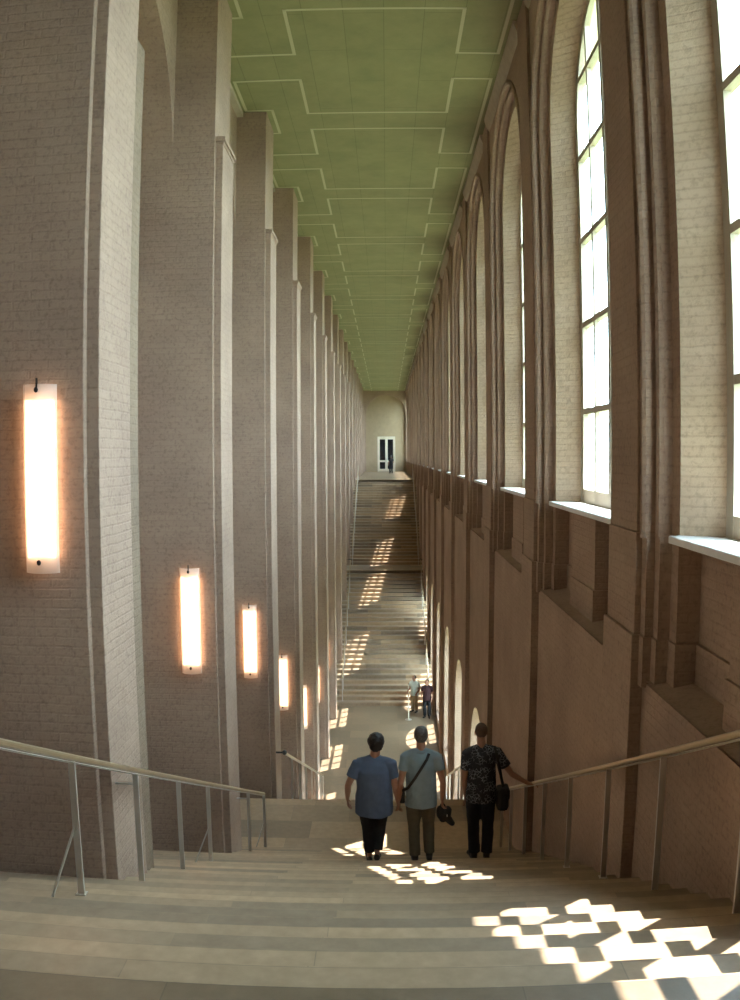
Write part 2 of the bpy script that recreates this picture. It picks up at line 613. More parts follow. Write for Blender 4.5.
for n in range(-2, 17):
    pier(n)
    y0 = P0 + n*BAY + PIER_D
    y1 = P0 + (n+1)*BAY
    c, r = (y0+y1)/2, (y1-y0)/2 - 0.005
    mb = MB()
    arch_plate(mb, -3.3, -2.88, y0, y1, 5.45, H_CEIL, c, r, 5.5, 5.75, 28)
    # keep only the part above the springing: remove the sill strip by starting at it
    mb2 = MB()
    for x in (-3.3, -2.88):
        p = arch_path(c, r, 5.75, 5.75, 28)[1:-1]
        for (ya, za), (yb, zb_) in zip(p[:-1], p[1:]):
            mb2.quad((x, ya, za), (x, yb, zb_), (x, yb, H_CEIL), (x, ya, H_CEIL))
    p = arch_path(c, r, 5.75, 5.75, 28)[1:-1]
    for (ya, za), (yb, zb_) in zip(p[:-1], p[1:]):
        mb2.quad((-3.3, ya, za), (-2.88, ya, za), (-2.88, yb, zb_), (-3.3, yb, zb_))
    mb2.build('arch', M_WALL, kind='structure')
# narrow ledge moulding under the ceiling between the piers
for n in range(-2, 17):
    y0 = P0 + n*BAY + PIER_D
    MB().box(-2.90, -2.76, y0, P0+(n+1)*BAY, H_CEIL-0.10, H_CEIL).build('cornice', M_COVE, kind='structure')

# ------------------------------------------------------------------ right wall
C0 = 5.03                          # centre of the window bay nearest in view (bay 0)
PIL_A, PIL_B = 2.16, 3.02          # pilaster faces, measured from the bay centre
Z_SILL, Z_LEDGE, Z_PL = 1.12, -0.08, 0.29
Z_SPR = 6.12
BAYS = list(range(-1, 18))


def pilaster(k):
    c = C0 + k*BAY
    mb = MB()
    y0, y1 = c+PIL_A, c+PIL_B
    zb = min(zstair(y0), zstair(y1)) - 0.3
    if zb > Z_PL - 0.5:
        zb = -0.3
    mb.box(2.02, 2.60, y0-0.02, y1+0.10, zb, Z_PL)
    mb.box(2.045, 2.60, y0+0.01, y1+0.06, Z_PL, Z_SILL+0.02)
    mb.box(2.055, 2.60, y0+0.02, y1, Z_SILL+0.02, H_CEIL)
    return mb.build('pilaster', M_WALL, kind='structure', bevel=0.008)


def win_mesh(c, zb, zs, r, rows):
    """arched casement: inner and outer sash with glazing bars"""
    mb, gl = MB(), MB()
    for x, w, d in ((2.57, 0.14, 0.07),):
        arch_loft(mb, [(x, r+0.03), (x, r-w), (x+d, r-w), (x+d, r+0.03)], c, zb, zs, 24)
        mb.box(x+0.004, x+d-0.004, c-r+0.004, c+r-0.004, zb, zb+w+0.03)
        for i in (-1, 0, 1):
            y = c + i*(r-0.02)/2
            wd = 0.055 if i == 0 else 0.035
            top = zs + math.sqrt(max(0, (r-0.03)**2 - (y-c)**2))
            mb.box(x+0.006, x+d-0.006, y-wd, y+wd, zb+0.02, top)
        for z in rows:
            if z <= zb+0.2 or z >= zs+r-0.15:
                continue
            h = r-0.03 if z <= zs else math.sqrt((r-0.03)**2-(z-zs)**2)
            mb.box(x+0.002, x+d+0.024, c-h, c+h, z-0.036, z+0.036)
    # glass sheet
    p = arch_path(c, r-0.03, zb+0.05, zs, 24)
    for x in (2.605, 2.613):
        gl.add([(x, y, z) for y, z in p], [tuple(range(len(p)))])
    m = len(p)
    for k in range(m):
        a, b = p[k], p[(k+1) % m]
        gl.quad((2.605, *a), (2.613, *a), (2.613, *b), (2.605, *b))
    return mb, gl


def upper_bay(k):
    c = C0 + k*BAY
    ya, yb = c-(BAY-PIL_B), c+PIL_A       # between the pilasters
    if yb > Y_FAR+0.5:
        return
    if k < 0:  # unseen bay made solid so its window light stays off the pier fronts
        MB().box(2.126, 2.68, ya-0.02, yb+0.02, Z_LEDGE-0.02, H_CEIL).build('wall_right', M_WALL, kind='structure')
        return
    wall = MB()
    zt = H_CEIL
    # first order with roll moulding, second order, splayed reveal
    xs = 2.10
    for (y0, y1) in ((ya, c-2.14), (c+2.14, yb)):
        wall.quad((xs, y0, Z_SILL-0.02), (xs, y1, Z_SILL-0.02), (xs, y1, zt), (xs, y0, zt))
    p = arch_path(c, 2.14, Z_SILL, Z_SPR, 28)[1:-1]
    for (y0, z0), (y1, z1) in zip(p[:-1], p[1:]):
        wall.quad((xs, y0, z0), (xs, y1, z1), (xs, y1, zt), (xs, y0, zt))
    roll = [(2.10, 2.14), (2.075, 2.135), (2.06, 2.11), (2.065, 2.075), (2.09, 2.05), (2.135, 2.043), (2.17, 2.043), (2.172, 2.01),
            (2.155, 1.995), (2.15, 1.965), (2.165, 1.935), (2.20, 1.92), (2.25, 1.915), (2.27, 1.91)]
    arch_loft(wall, roll + [(2.27, 1.72)], c, Z_SILL-0.02, Z_SPR, 28)
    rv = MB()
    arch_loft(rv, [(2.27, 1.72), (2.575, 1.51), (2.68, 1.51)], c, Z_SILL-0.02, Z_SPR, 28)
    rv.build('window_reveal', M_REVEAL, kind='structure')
    # outer face of the wall
    p = arch_path(c, 1.51, Z_SILL, Z_SPR, 28)[1:-1]
    for (y0, z0), (y1, z1) in zip(p[:-1], p[1:]):
        wall.quad((2.68, y0, z0), (2.68, y1, z1), (2.68, y1, zt), (2.68, y0, zt))
    for (y0, y1) in ((ya-0.45, c-1.51), (c+1.51, yb+0.45)):
        wall.quad((2.68, y0, Z_LEDGE-0.4), (2.68, y1, Z_LEDGE-0.4), (2.68, y1, zt), (2.68, y0, zt))
    # recess below the sill: stepped jambs, back, central block, sloping ledge
    xb = 2.46
    for s in (-1, 1):
        e = ya if s < 0 else yb
        prof = [(2.10, 2.17), (2.10, 2.04), (2.17, 2.04), (2.17, 1.91), (2.27, 1.91), (2.27, 1.74), (xb, 1.74)]
        low = [(2.085, 2.17), (2.085, 2.025), (2.155, 2.025), (2.155, 1.895), (2.255, 1.895), (2.255, 1.71), (xb, 1.71)]
        for (x0, r0), (x1, r1) in zip(prof[:-1], prof[1:]):
            wall.quad((x0, c+s*r0, Z_PL), (x1, c+s*r1, Z_PL), (x1, c+s*r1, Z_SILL), (x0, c+s*r0, Z_SILL))
        for (x0, r0), (x1, r1) in zip(low[:-1], low[1:]):
            wall.quad((x0, c+s*r0, Z_LEDGE-0.05), (x1, c+s*r1, Z_LEDGE-0.05), (x1, c+s*r1, Z_PL), (x0, c+s*r0, Z_PL))
        for (a, b), (a2, b2) in zip(zip(prof[:-1], prof[1:]), zip(low[:-1], low[1:])):
            wall.quad((a[0], c+s*a[1], Z_PL), (b[0], c+s*b[1], Z_PL), (b2[0], c+s*b2[1], Z_PL), (a2[0], c+s*a2[1], Z_PL))
        for (x0, r0), (x1, r1) in zip(prof[:-1], prof[1:]):
            if abs(r1-r0) > 1e-6:
                wall.quad((x0, c+s*r0, Z_SILL), (x1, c+s*r1, Z_SILL), (2.3, c+s*r1, Z_SILL), (2.3, c+s*r0, Z_SILL))
    wall.quad((xb, c-1.74, Z_PL), (xb, c+1.74, Z_PL), (xb, c+1.74, Z_SILL), (xb, c-1.74, Z_SILL))
    wall.quad((xb-0.03, c-1.74, Z_LEDGE-0.1), (xb-0.03, c+1.74, Z_LEDGE-0.1), (xb-0.03, c+1.74, Z_PL), (xb-0.03, c-1.74, Z_PL))
    wall.quad((xb-0.03, c-1.74, Z_PL), (xb-0.03, c+1.74, Z_PL), (xb, c+1.74, Z_PL), (xb, c-1.74, Z_PL))
    wall.box(2.27, xb, c-0.60, c+0.60, Z_PL, Z_SILL)
    wall.box(2.25, xb, c-0.62, c+0.62, Z_LEDGE-0.1, Z_PL)
    wall.quad((2.126, ya, Z_LEDGE), (2.126, yb, Z_LEDGE), (xb, yb, Z_LEDGE+0.06), (xb, ya, Z_LEDGE+0.06))
    wall.quad((xb, c-1.8, Z_SILL), (xb, c+1.8, Z_SILL), (2.68, c+1.8, Z_SILL), (2.68, c-1.8, Z_SILL))
    wall.quad((2.68, c-1.8, Z_LEDGE-0.4), (2.68, c+1.8, Z_LEDGE-0.4), (2.68, c+1.8, Z_SILL), (2.68, c-1.8, Z_SILL))
    wall.build('wall_right', M_WALL, kind='structure')
    # window
    mb, gl = win_mesh(c, Z_SILL+0.03, Z_SPR, 1.515, (2.33, 3.46, 4.58, 5.70, 6.75))
    w = mb.build('window_%d' % (k+1), M_FRAME, kind='structure')
    gl.build('glass', M_GLASS, w)
    sl = MB().box(2.175, 2.60, c-1.715, c+1.715, Z_SILL-0.03, Z_SILL+0.03).build('window_sill', M_SILL, w, bevel=0.01)
    # cove between the pilasters
    MB().add([(x, y, z) for y in (ya, yb) for x, z in
              ((1.995, H_CEIL), (2.01, H_CEIL-0.07), (2.06, H_CEIL-0.2), (2.16, H_CEIL-0.34), (2.16, H_CEIL))],
             [(0, 1, 6, 5), (1, 2, 7, 6), (2, 3, 8, 7), (3, 4, 9, 8), (0, 5, 9, 4), (0, 4, 3, 2, 1), (5, 6, 7, 8, 9)]
             ).build('cornice', M_COVE, kind='structure')


Z_LSPR, R_LOW = -5.72, 1.50


def lower_bay(k):
    c = C0 + k*BAY
    ya, yb = c-(BAY-PIL_B), c+PIL_A
    if ya > Y_FAR:
        return
    yb = min(yb, Y_FAR+0.4)
    zlow = min(zstair(ya), zstair(yb), zstair(c))
    if k < 3 or k > 8:
        if zlow - 0.3 < Z_LEDGE - 0.06:
            MB().box(2.126, 2.68, ya-0.02, yb+0.02, zlow-0.3, Z_LEDGE-0.02).build('wall_right', M_WALL, kind='structure')
        return
    zo = max(zlow, Z_LOW+0.35)
    wall = MB()
    arch_plate(wall, 2.126, 2.68, ya-0.02, yb+0.02, Z_LOW-0.3, Z_LEDGE-0.02, c, R_LOW, zo, Z_LSPR, 24)
    wall.build('wall_right', M_WALL, kind='structure')
    mb, gl = win_mesh(c, zo+0.02, Z_LSPR, R_LOW, [Z_LSPR - 1.12*i for i in range(0, 5)])
    w = mb.build('window_%d' % (k+30), M_FRAME, kind='structure')
    gl.build('glass', M_GLASS, w)


for k in BAYS:
    pilaster(k)
    upper_bay(k)
    lower_bay(k)
# unseen roof eaves, added and sized to trim the sun patches
MB().box(2.68, 4.18, Y_BACK-0.3, Y_FAR+0.6, 9.45, 9.85).box(2.6, 2.69, Y_BACK-0.3, Y_FAR+0.6, H_CEIL, 9.85).build('sun_trim_eaves', M_WHITE, kind='structure')
# rough backing at the wall ends
MB().box(2.05, 2.68, Y_BACK, C0-BAY-2.15, -0.5, H_CEIL).build('wall_right', M_WALL, kind='structure')

# ------------------------------------------------------------------ end walls, doors
MB().box(-4.3, 2.9, Y_BACK-0.35, Y_BACK, -0.5, H_CEIL).build('wall_back', M_WALL, kind='structure')
mb = MB()
# far wall with a shallow blind arch
cx, ra = -0.02, 2.10
zsf = 6.0
xs_ = [(-4.3, cx-ra), (cx+ra, 2.9)]
for y in (Y_FAR-0.5,):
    for a, b in xs_:
        mb.quad((a, y, -0.4), (b, y, -0.4), (b, y, H_CEIL), (a, y, H_CEIL))
    p = arch_path(cx, ra, 0, zsf, 28)
    for (xa, za), (xb_, zb_) in zip(p[1:-2], p[2:-1]):
        mb.quad((xa, y, za), (xb_, y, zb_), (xb_, y, H_CEIL), (xa, y, H_CEIL))
    for (xa, za), (xb_, zb_) in zip(p[:-1], p[1:]):
        mb.quad((xa, y, za), (xb_, y, zb_), (xb_, Y_FAR, zb_), (xa, Y_FAR, za))
dx0, dx1, dz = -0.92, 0.95, 3.72
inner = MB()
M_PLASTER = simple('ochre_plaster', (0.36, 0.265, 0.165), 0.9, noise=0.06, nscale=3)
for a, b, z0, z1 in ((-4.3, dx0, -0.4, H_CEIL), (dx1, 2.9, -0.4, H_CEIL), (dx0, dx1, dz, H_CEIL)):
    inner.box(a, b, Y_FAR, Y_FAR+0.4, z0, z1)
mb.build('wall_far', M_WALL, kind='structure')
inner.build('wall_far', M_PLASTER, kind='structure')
door = MB()
yd = Y_FAR + 0.05
door.box(dx0, dx0+0.10, yd-0.06, yd+0.1, 0, dz)
door.box(dx1-0.10, dx1, yd-0.06, yd+0.1, 0, dz)
door.box(dx0, dx1, yd-0.06, yd+0.1, dz-0.13, dz)
dr = door.build('door_1', M_WHITE, kind='structure')
mid = (dx0+dx1)/2
for a, b in ((dx0+0.10, mid), (mid, dx1-0.10)):
    lf = MB()
    lf.box(a, a+0.13, yd, yd+0.06, 0.02, dz-0.13)
    lf.box(b-0.13, b, yd, yd+0.06, 0.02, dz-0.13)
    for z0, z1 in ((0.02, 0.30), (1.02, 1.22), (dz-0.30, dz-0.13)):
        lf.box(a+0.13, b-0.13, yd, yd+0.06, z0, z1)
    l_ = lf.build('door_leaf', M_WHITE, dr)
    g_ = MB()
    for z0, z1 in ((0.30, 1.02), (1.22, dz-0.30)):
        g_.box(a+0.12, b-0.12, yd+0.02, yd+0.04, z0, z1)
    g_.build('glass', M_DARKGLASS, l_)
    hx = b-0.07 if a < 0 - 0.5 else a+0.07
    MB().tube([(hx, yd-0.05, 1.0), (hx, yd-0.05, 1.5)], 0.018).build('door_handle', M_STEEL, l_)
MB().box(dx0-0.3, dx1+0.3, Y_FAR+0.4, Y_FAR+0.5, -0.2, dz+0.3).build('wall_lobby', M_BLACK, kind='structure')

# ------------------------------------------------------------------ wall lamps
LAMP_H, LAMP_W = 1.44, 0.275
LAMP_LABELS = [
    'largest glowing white wall lamp on the nearest left pier',
    'glowing white wall lamp on the second left pier',
    'glowing white wall lamp on the third left pier, above the intermediate landing',
    'glowing white wall lamp on the fourth left pier, above the second left handrail',
    'glowing wall lamp on the fifth left pier, half cut off by the pier before it',
    'thin glowing wall lamp sliver on the sixth left pier above the bottom floor',
    'faint glowing wall lamp on the seventh left pier, hardly peeping out behind the sixth',
]


def make_lamp():
    root = empty('wall_lamp', (0, 0, 0))
    # origin at the bottom centre against the pier; the glass faces -y
    sh = MB()
    n = 12
    prof = [(-LAMP_W/2 + LAMP_W*i/n, -0.05 - 0.075*math.sin(math.pi*i/n)**0.7) for i in range(n+1)]
    for (a, b), (c_, d) in zip(prof[:-1], prof[1:]):
        sh.quad((a, b, 0), (c_, d, 0), (c_, d, LAMP_H), (a, b, LAMP_H))
    s_ = sh.build('glass_shade', M_LAMPGLASS, root, smooth=True)
    sm = s_.modifiers.new('thick', 'SOLIDIFY'); sm.thickness = 0.006
    tb = MB()
    tb.tube([(0, -0.06, 0.12), (0, -0.06, LAMP_H-0.12)], 0.115, n=20, flat=(1.0, 0.42))
    tb.build('lamp_tube', M_TUBE, root, smooth=False)
    bp_ = MB().box(-0.06, 0.06, -0.012, 0.0, 0.05, LAMP_H-0.05)
    bp_.build('back_plate', M_WHITE, root)
    for z in (0.085, LAMP_H-0.045):
        cl = MB()
        cl.box(-0.010, 0.010, -0.135, 0.0, z-0.012, z+0.012)
        cl.ell((0, -0.137, z), (0.018, 0.010, 0.022), nu=10, nv=6)
        if z > 1:
            cl.box(-0.007, 0.007, -0.128, -0.118, z, z+0.09)
        cl.build('clip', M_BLACK, root)
    return root


def copy_tree(o, parent=None):
    c = o.copy(); COL.objects.link(c)
    if parent:
        c.parent = parent
    for ch in list(o.children):
        copy_tree(ch, c)
    return c


LAMP_TOP = [2.33, 0.28, -1.08, -3.23, -5.35, -5.95, -6.0]
lamp0 = make_lamp()
for n in range(7):
    f = P0 + n*BAY
    lp = lamp0 if n == 0 else copy_tree(lamp0)
    lp.location = (-2.635, f, LAMP_TOP[n] - LAMP_H)
    tag(lp, LAMP_LABELS[n], 'lamp', 'wall lamps on the left piers')

# ------------------------------------------------------------------ handrails


def handrail(label, x, wallx, ys, brace_at, bracket_at, mirror=False, wall_start=None, extra=0.16):
    """posts standing on the stair at ys, a sloping brass rail along them"""
    def zr(y):
        return zline(y)
    yy = [2*CEN-y for y in ys] if mirror else list(ys)
    base = empty('handrail', (x, yy[0], zstair(yy[0])))
    base_l = Vector(base.location)

    def L(p):
        return Vector(p) - base_l
    def M(y):
        return 2*CEN-y if mirror else y
    # straight rail following the pitch
    y_first, y_last = ys[0]-extra, ys[-1]+0.03
    slope = RISE/TREAD
    yref = ys[0]
    zref = (zstair(ys[0]) + 0.97) if True else 0
    if ys[0] < Y_A1:
        zl = (lambda y: 2.094-0.4175*y) if x < 0 else (lambda y: 2.165-0.4175*y)
    else:
        zl = lambda y: Z_MID + 0.96 + 0.02 - slope*(y-Y_B0-0.05)
    sw = 1 if wallx > x else -1
    pts = []
    if wall_start is not None:
        pts.append(L((x, M(wall_start), zl(wall_start))))
    else:
        pts.append(L((x, M(y_first), zl(y_first))))
    pts.append(L((x, M(y_last), zl(y_last))))
    rl = MB().tube(pts, 0.022, n=12).build('rail', M_RAIL, base, smooth=False)
    st = MB()
    off = Vector((0, 0, -0.035))
    st.tube([pts[0]+off, pts[1]+off], 0.012, n=6, flat=(1.6, 0.6))
    st.build('rail_bar', M_STEEL, base)
    for i, y in enumerate(ys):
        zf = zstair(M(y))
        p = MB()
        top = zl(y)-0.03
        p.box(x-0.022-base_l.x, x+0.022-base_l.x, M(y)-0.010-base_l.y, M(y)+0.010-base_l.y, zf-base_l.z, top-base_l.z)
        p.box(x-0.035-base_l.x, x+0.035-base_l.x, M(y)-0.03-base_l.y, M(y)+0.03-base_l.y, zf-base_l.z, zf+0.006-base_l.z)
        p.build('post', M_STEEL, base)
        if i in brace_at:
            zm = zf + (top-zf)*0.55
            yb_ = y-0.12
            zfb = zstair(M(yb_))
            MB().tube([L((x, M(y), zm)), L((x + sw*0.17, M(yb_), zfb))], 0.009, n=6).build('brace', M_STEEL, base)
        if i in bracket_at:
            zb_ = top-0.09
            br_ = MB()
            br_.tube([L((x, M(y), zb_)), L((wallx, M(y), zb_))], 0.011, n=8)
            br_.tube([L((x+sw*0.01, M(y), zb_)), L((x+sw*0.01, M(y), zb_-0.08))], 0.009, n=6)
            br_.build('bracket', M_STEEL, base)
    if wall_start is not None:
        e = MB()
        e.ell(L((x, M(wall_start), zl(wall_start))), (0.05, 0.05, 0.05), nu=12, nv=8)
        e.tube([L((x, M(wall_start), zl(wall_start))), L((wallx, M(wall_start), zl(wall_start)))], 0.018, n=8)
        e.build('end_cap', M_BLACK, base)
    else:
        MB().ell(pts[0], (0.027, 0.01, 0.027), nu=10, nv=6).build('end_cap', M_RAIL, base)
    tag(base, label, 'handrail', 'stair handrails')
    return base


LX, RX = -2.03, 1.90
handrail('brass topped steel handrail on the left of the near stairs',
         LX, -2.20, [2.55, 3.96, 5.38, 6.80, 8.24, 9.62, 12.45, 14.05], (2, 5, 7), (3, 6))
handrail('brass topped steel handrail gripped by the man in the patterned shirt',
         RX, 2.02, [2.9, 4.35, 5.81, 7.28, 8.81, 10.27, 11.68, 13.0, 14.05], (), ())
handrail('steel handrail on the left of the second flight, running down from the third pier',
         LX, -2.20, [18.4, 20.0, 21.6, 23.2, 24.8, 26.4, 27.3], (6,), (), wall_start=17.1)
handrail('steel handrail on the right of the second flight, leaving the wall',
         RX, 2.02, [18.0, 19.6, 21.2, 22.8, 24.4, 26.0, 27.3], (0,), (), wall_start=17.1)
handrail('thin handrail on the left of the far lower flight, rising from the bottom floor',
         LX, -2.20, [18.4, 20.0, 21.6, 23.2, 24.8, 26.4, 27.3], (), (), mirror=True, wall_start=17.1)
handrail('thin handrail on the right of the far lower flight',
         RX, 2.02, [18.4, 20.0, 21.6, 23.2, 24.8, 26.4, 27.3], (), (), mirror=True, wall_start=17.1)
handrail('thin handrail on the left of the far upper flight, ending at the far landing',
         LX, -2.20, [2.8, 4.35, 5.81, 7.28, 8.81, 10.27, 11.68, 13.0, 14.05], (), (), mirror=True)
handrail('thin handrail on the right of the far upper flight, ending at the far landing',
         RX, 2.02, [2.8, 4.35, 5.81, 7.28, 8.81, 10.27, 11.68, 13.0, 14.05], (), (), mirror=True)
# ------------------------------------------------------------------ people
M_SKIN = simple('skin', (0.36, 0.185, 0.12), 0.55, noise=0.06, nscale=30)
M_HAIR_DARK = simple('dark_brown_hair', (0.016, 0.012, 0.010), 0.6, noise=0.4, nscale=60)
M_HAIR_GREY = simple('grey_hair', (0.085, 0.078, 0.072), 0.6, noise=0.4, nscale=60)
M_HAIR_BROWN = simple('cropped_brown_hair', (0.10, 0.055, 0.035), 0.7, noise=0.3, nscale=80)
M_BLUE = simple('blue_cotton', (0.070, 0.095, 0.150), 0.85, noise=0.10, nscale=14)
M_LBLUE = simple('light_blue_cotton', (0.20, 0.265, 0.30), 0.85, noise=0.07, nscale=14)
M_BLACKC = simple('black_cloth', (0.012, 0.012, 0.014), 0.85, noise=0.3, nscale=20)
M_NAVY = simple('dark_denim', (0.014, 0.018, 0.028), 0.85, noise=0.25, nscale=25)
M_OLIVE = simple('olive_brown_cloth', (0.105, 0.090, 0.062), 0.9, noise=0.12, nscale=18)
M_SHOE = simple('dark_shoe', (0.022, 0.018, 0.016), 0.5)
M_BAG = simple('black_nylon', (0.010, 0.010, 0.011), 0.6, noise=0.3, nscale=30)
M_PALE = simple('pale_green_white_cloth', (0.62, 0.68, 0.62), 0.85, noise=0.06, nscale=14)
M_KHAKI = simple('khaki_cloth', (0.42, 0.30, 0.16), 0.9, noise=0.08, nscale=14)
M_MAROON = simple('dark_maroon_cloth', (0.045, 0.016, 0.018), 0.9, noise=0.1, nscale=14)


def pattern_mat():
    m, nt, b = new_mat('patterned_dark_shirt')
    L = nt.links.new
    tc = nt.nodes.new('ShaderNodeTexCoord')
    v = nt.nodes.new('ShaderNodeTexVoronoi'); v.inputs['Scale'].default_value = 24
    v.feature = 'DISTANCE_TO_EDGE'
    n = nt.nodes.new('ShaderNodeTexNoise'); n.inputs['Scale'].default_value = 11; n.inputs['Detail'].default_value = 3
    L(tc.outputs['Object'], n.inputs['Vector'])
    L(tc.outputs['Object'], v.inputs['Vector'])
    r1 = nt.nodes.new('ShaderNodeValToRGB')
    r1.color_ramp.elements[0].position = 0.03; r1.color_ramp.elements[1].position = 0.06
    r1.color_ramp.elements[0].color = (1, 1, 1, 1); r1.color_ramp.elements[1].color = (0, 0, 0, 1)
    L(v.outputs['Distance'], r1.inputs['Fac'])
    r2 = nt.nodes.new('ShaderNodeValToRGB')
    r2.color_ramp.elements[0].position = 0.44; r2.color_ramp.elements[1].position = 0.5
    L(n.outputs['Fac'], r2.inputs['Fac'])
    mul = nt.nodes.new('ShaderNodeMath'); mul.operation = 'MULTIPLY'
    L(r1.outputs['Color'], mul.inputs[0]); L(r2.outputs['Color'], mul.inputs[1])
    mx = nt.nodes.new('ShaderNodeMix'); mx.data_type = 'RGBA'
    mx.inputs[6].default_value = (0.012, 0.014, 0.022, 1); mx.inputs[7].default_value = (0.27, 0.29, 0.33, 1)
    L(mul.outputs[0], mx.inputs[0]); L(mx.outputs[2], b.inputs['Base Color'])
    b.inputs['Roughness'].default_value = 0.85
    return m


M_PATTERN = pattern_mat()


def loft(mb, rings, n=20):
    """closed body through elliptical horizontal rings (x, y, z, rx, ry)"""
    vs = []
    for x, y, z, rx, ry in rings:
        vs += [(x + rx*math.cos(2*math.pi*k/n), y + ry*math.sin(2*math.pi*k/n), z) for k in range(n)]
    fs = []
    for i in range(len(rings)-1):
        for k in range(n):
            a = i*n+k; b = i*n+(k+1) % n
            fs.append((a, b, b+n, a+n))
    fs.append(tuple(range(n-1, -1, -1)))
    fs.append(tuple(range(len(vs)-n, len(vs))))
    return mb.add(vs, fs)


def fuse(mb, name, mat, parent, voxel=0.008, smooth=4, rough=0.0, rscale=0.12):
    """merge overlapping volumes into one continuous skin"""
    me = mb.mesh(name + '_src', None)
    o = bpy.data.objects.new(name, me)
    COL.objects.link(o)
    rm = o.modifiers.new('r', 'REMESH'); rm.mode = 'VOXEL'; rm.voxel_size = voxel
    sm = o.modifiers.new('s', 'SMOOTH'); sm.iterations = smooth; sm.factor = 0.5
    if rough:
        tx = bpy.data.textures.new(name, 'CLOUDS'); tx.noise_scale = rscale
        dp = o.modifiers.new('d', 'DISPLACE'); dp.texture = tx; dp.strength = rough; dp.mid_level = 0.5
    dg = bpy.context.evaluated_depsgraph_get()
    dg.update()
    new = bpy.data.meshes.new_from_object(o.evaluated_get(dg))
    o.modifiers.clear()
    o.data = new
    bpy.data.meshes.remove(me)
    new.name = name
    new.materials.clear(); new.materials.append(mat)
    for p in new.polygons:
        p.use_smooth = True
    if parent:
        o.parent = parent
    return o


def hand(mb, wrist, d, s, curl, side_thumb):
    """d: pointing direction, s: direction across the knuckles, palm side = d x s; five separate fingers"""
    w = Vector(wrist); d = Vector(d).normalized(); s = Vector(s)
    s = (s - d*s.dot(d)).normalized()
    nrm = d.cross(s)
    for t in (-0.026, -0.009, 0.009, 0.026):
        mb.cap(w + s*t*0.6, w + d*0.085 + s*t, 0.016, 0.0135)
    lens = [0.068, 0.078, 0.073, 0.056]
    for t, ln in zip((-0.033, -0.011, 0.011, 0.033), lens):
        p = w + d*0.088 + s*t
        ang = 0.15
        for q, fr in enumerate((0.45, 0.32, 0.23)):
            ang += curl*(0.7 if q == 0 else 1.0)
            dd = d*math.cos(ang) + nrm*math.sin(ang)
            e = p + dd*ln*fr
            mb.cap(p, e, 0.0092-0.0007*q, 0.0088-0.0008*q, 8)
            p = e
    tb = w + d*0.03 + s*side_thumb*0.03
    t1 = tb + d*0.035 + s*side_thumb*0.028 + nrm*0.012
    t2 = t1 + d*0.03 + s*side_thumb*0.004 + nrm*0.012
    mb.cap(tb, t1, 0.0135, 0.0105, 8); mb.cap(t1, t2, 0.0105, 0.0085, 8)


def lerp(a, b, t):
    return Vector(a)*(1-t) + Vector(b)*t


